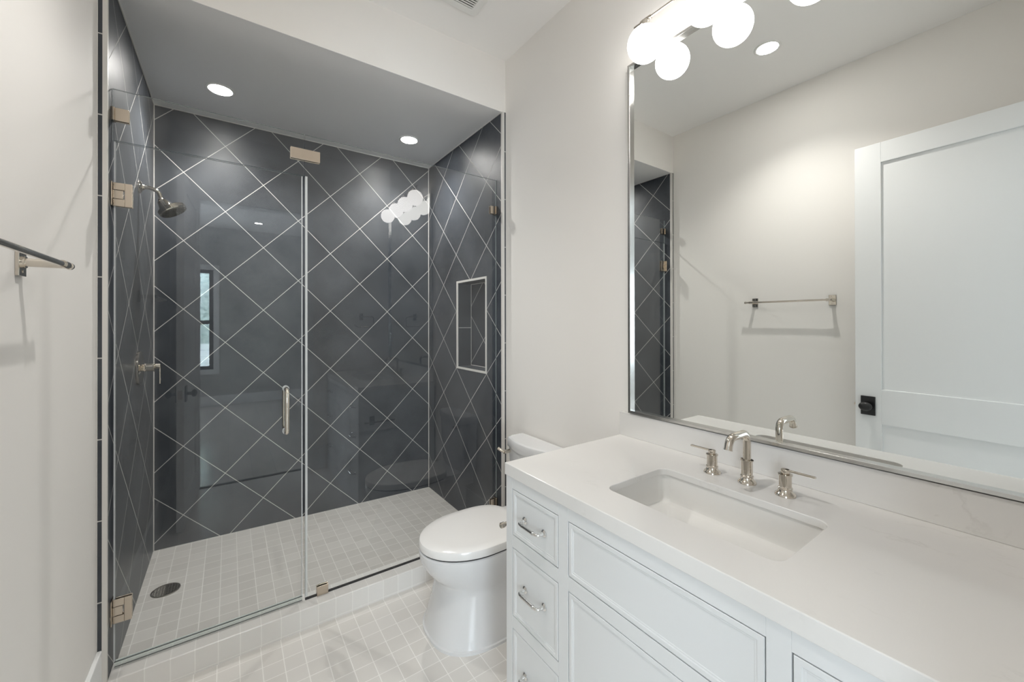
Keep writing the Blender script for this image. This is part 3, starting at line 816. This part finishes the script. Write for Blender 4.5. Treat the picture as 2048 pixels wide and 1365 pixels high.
# faucet set
def base_prof(rb, rs, h): return [(rb, 0), (rb, .0035), (rb-.0012, .0055), (rs+.0055, .0085), (rs+.003, .0115), (rs+.0012, .0155), (rs+.0012, .018), (rs+.0024, .0195), (rs+.0024, .022), (rs, .0235), (rs, h-.004), (rs+.0022, h-.003), (rs+.0022, h), (rs-.003, h)]
FX, FY = 1.244, .570
fs = thing('faucet', 'polished nickel widespread faucet with hooked spout and two levers behind the sink', 'faucet', (FX, FY, CTZ))
b = MB(); b.lathe((FX, FY, CTZ), (0, 0, 1), base_prof(.0247, .0150, .068), n=36); fb = build('base', b, M['nickel'], fs)
b = MB(); zt, rb_ = 1.047, .024
pts = [Vector((FX, FY, CTZ+.06)), Vector((FX, FY, zt-rb_))] + [Vector((FX-rb_+rb_*math.cos(a), FY, zt-rb_+rb_*math.sin(a))) for a in (PI/10, PI/5, 3*PI/10, 4*PI/10, PI/2)]
xe = 1.153
pts += [Vector((xe+.012, FY, zt))] + [Vector((xe+.012-.028*math.sin(a), FY, zt-.028*(1-math.cos(a)))) for a in (.3, .6, .9, 1.15)]
pts += [Vector((pts[-1].x-.005, FY, zt-.032))]
b.tube(pts, .0108, 20)
d_ = (pts[-1]-pts[-2]).normalized(); b.cyl(pts[-1]-d_*.003, pts[-1]+d_*.0005, .0118, n=22)
build('spout', b, M['nickel'], fs)
def faucet_handle(y, s_):
    b = MB(); b.lathe((1.24, y, CTZ), (0, 0, 1), base_prof(.025, .0150, .058), n=36); h = build('handle', b, M['nickel'], fs)
    b = MB(); b.lathe((1.24, y, CTZ+.058), (0, 0, 1), [(.0105, 0), (.0108, .001), (.0108, .0115), (.0095, .0125)], n=28)
    b.box(1.24-.0045, y, CTZ+.0660, 1.24+.0045, y+s_*.070, CTZ+.0705); build('lever', b, M['nickel'], h, bevel=.0008)
faucet_handle(.672, 1); faucet_handle(.469, -1)

# ------------------------------------------------------------------ toilet
TY = 1.638
to = thing('toilet', 'white two piece elongated toilet with closed lid beside the vanity', 'toilet', (1.0, TY, 0))
def plan(xf, xm, xb, w, z, n=72, ef=2.0, eb=3.2, dy=0):
    pts = []
    for i in range(n):
        t_ = 2*PI*i/n
        c, s_ = math.cos(t_), math.sin(t_)
        if c <= 0:
            pts.append((xm - (xm-xf)*abs(c)**(2/ef), TY+dy + w*math.copysign(abs(s_)**(2/ef), s_), z))
        else:
            pts.append((xm + (xb-xm)*abs(c)**(2/eb), TY+dy + w*math.copysign(abs(s_)**(2/eb), s_), z))
    return pts
b = MB()
R_ = [(.706,.96,1.13,.208,0,2.5),(.706,.96,1.13,.208,.012,2.5),(.712,.96,1.13,.202,.015,2.45),(.718,.96,1.12,.199,.035,2.4),(.730,.95,1.10,.189,.09,2.3),(.745,.95,1.09,.178,.15,2.25),(.755,.95,1.09,.171,.205,2.2),
      (.757,.95,1.09,.170,.228,2.2),(.752,.95,1.10,.1715,.238,2.2),(.738,.95,1.12,.175,.252,2.15),(.715,.95,1.15,.181,.275,2.1),(.694,.95,1.17,.187,.305,2.05),(.681,.95,1.18,.190,.335,2.05),(.676,.95,1.18,.191,.36,2.05),(.676,.95,1.18,.190,.372,2.05),(.682,.95,1.18,.185,.377,2.05)]
b.loft([plan(a, m_, x2, w, z, ef=ef) for a, m_, x2, w, z, ef in R_])
b.box(1.02, TY-.105, 0, 1.30, TY+.105, .37)
b.box(1.10, TY-.15, .30, 1.335, TY+.15, .385)
build('bowl', b, M['porcelain'], to)
b = MB(); b.loft([plan(.686, .93, 1.16, .183, .3755), plan(.684, .93, 1.16, .185, .377), plan(.684, .93, 1.16, .185, .3815), plan(.688, .93, 1.16, .181, .383)]); build('seat', b, M['gap'], to)  # dark layer paints the shaded gap between bowl and lid
b = MB()
b.loft([plan(.684, .93, 1.165, .186, .3832), plan(.677, .93, 1.168, .191, .3855), plan(.675, .93, 1.17, .192, .392), plan(.676, .93, 1.169, .191, .408), plan(.680, .93, 1.167, .188, .4155), plan(.690, .93, 1.16, .180, .4195), plan(.73, .93, 1.13, .150, .4215), plan(.82, .93, 1.03, .07, .4225)])
build('lid', b, M['seatplastic'], to)
def tank_plan(hw, xf, bow, xb, z, rc=.035, n=10):
    pts = [(xb, TY-hw, z), (xb, TY+hw, z)]
    xs = []
    for i in range(4):
        a = PI/2*i/4; xs.append((xf+bow+rc-rc*math.sin(a), TY+hw-rc+rc*math.cos(a), z))
    for i in range(n+1):
        q = 1-2*i/n; xs.append((xf+bow*q*q, TY+(hw-rc)*q, z))
    for i in range(3, -1, -1):
        a = PI/2*i/4; xs.append((xf+bow+rc-rc*math.sin(a), TY-hw+rc-rc*math.cos(a), z))
    return pts + xs
TB_ = XW-.018
b = MB(); b.loft([tank_plan(.155, 1.235, .02, TB_, .385), tank_plan(.165, 1.222, .025, TB_, .42), tank_plan(.173, 1.211, .026, TB_, .7)]); build('tank', b, M['porcelain'], to)
b = MB(); b.loft([tank_plan(.172, 1.212, .026, TB_, .6995), tank_plan(.172, 1.212, .026, TB_, .7030)]); build('tank_gasket', b, M['gap'], to)  # dark strip paints the shade line under the tank lid
b = MB(); b.loft([tank_plan(.178, 1.205, .028, TB_+.006, .703), tank_plan(.180, 1.203, .028, TB_+.006, .707), tank_plan(.180, 1.203, .028, TB_+.006, .740), tank_plan(.176, 1.207, .028, TB_+.004, .749), tank_plan(.168, 1.216, .028, TB_-.004, .753)]); build('tank_lid', b, M['porcelain'], to)
b = MB(); b.cyl((1.235, 1.775, .682), (1.196, 1.775, .682), .010); b.tube([(1.198, 1.772, .682), (1.190, 1.785, .686), (1.180, 1.806, .697)], [.007, .007, .008], 12); build('flush_lever', b, M['nickel'], to)
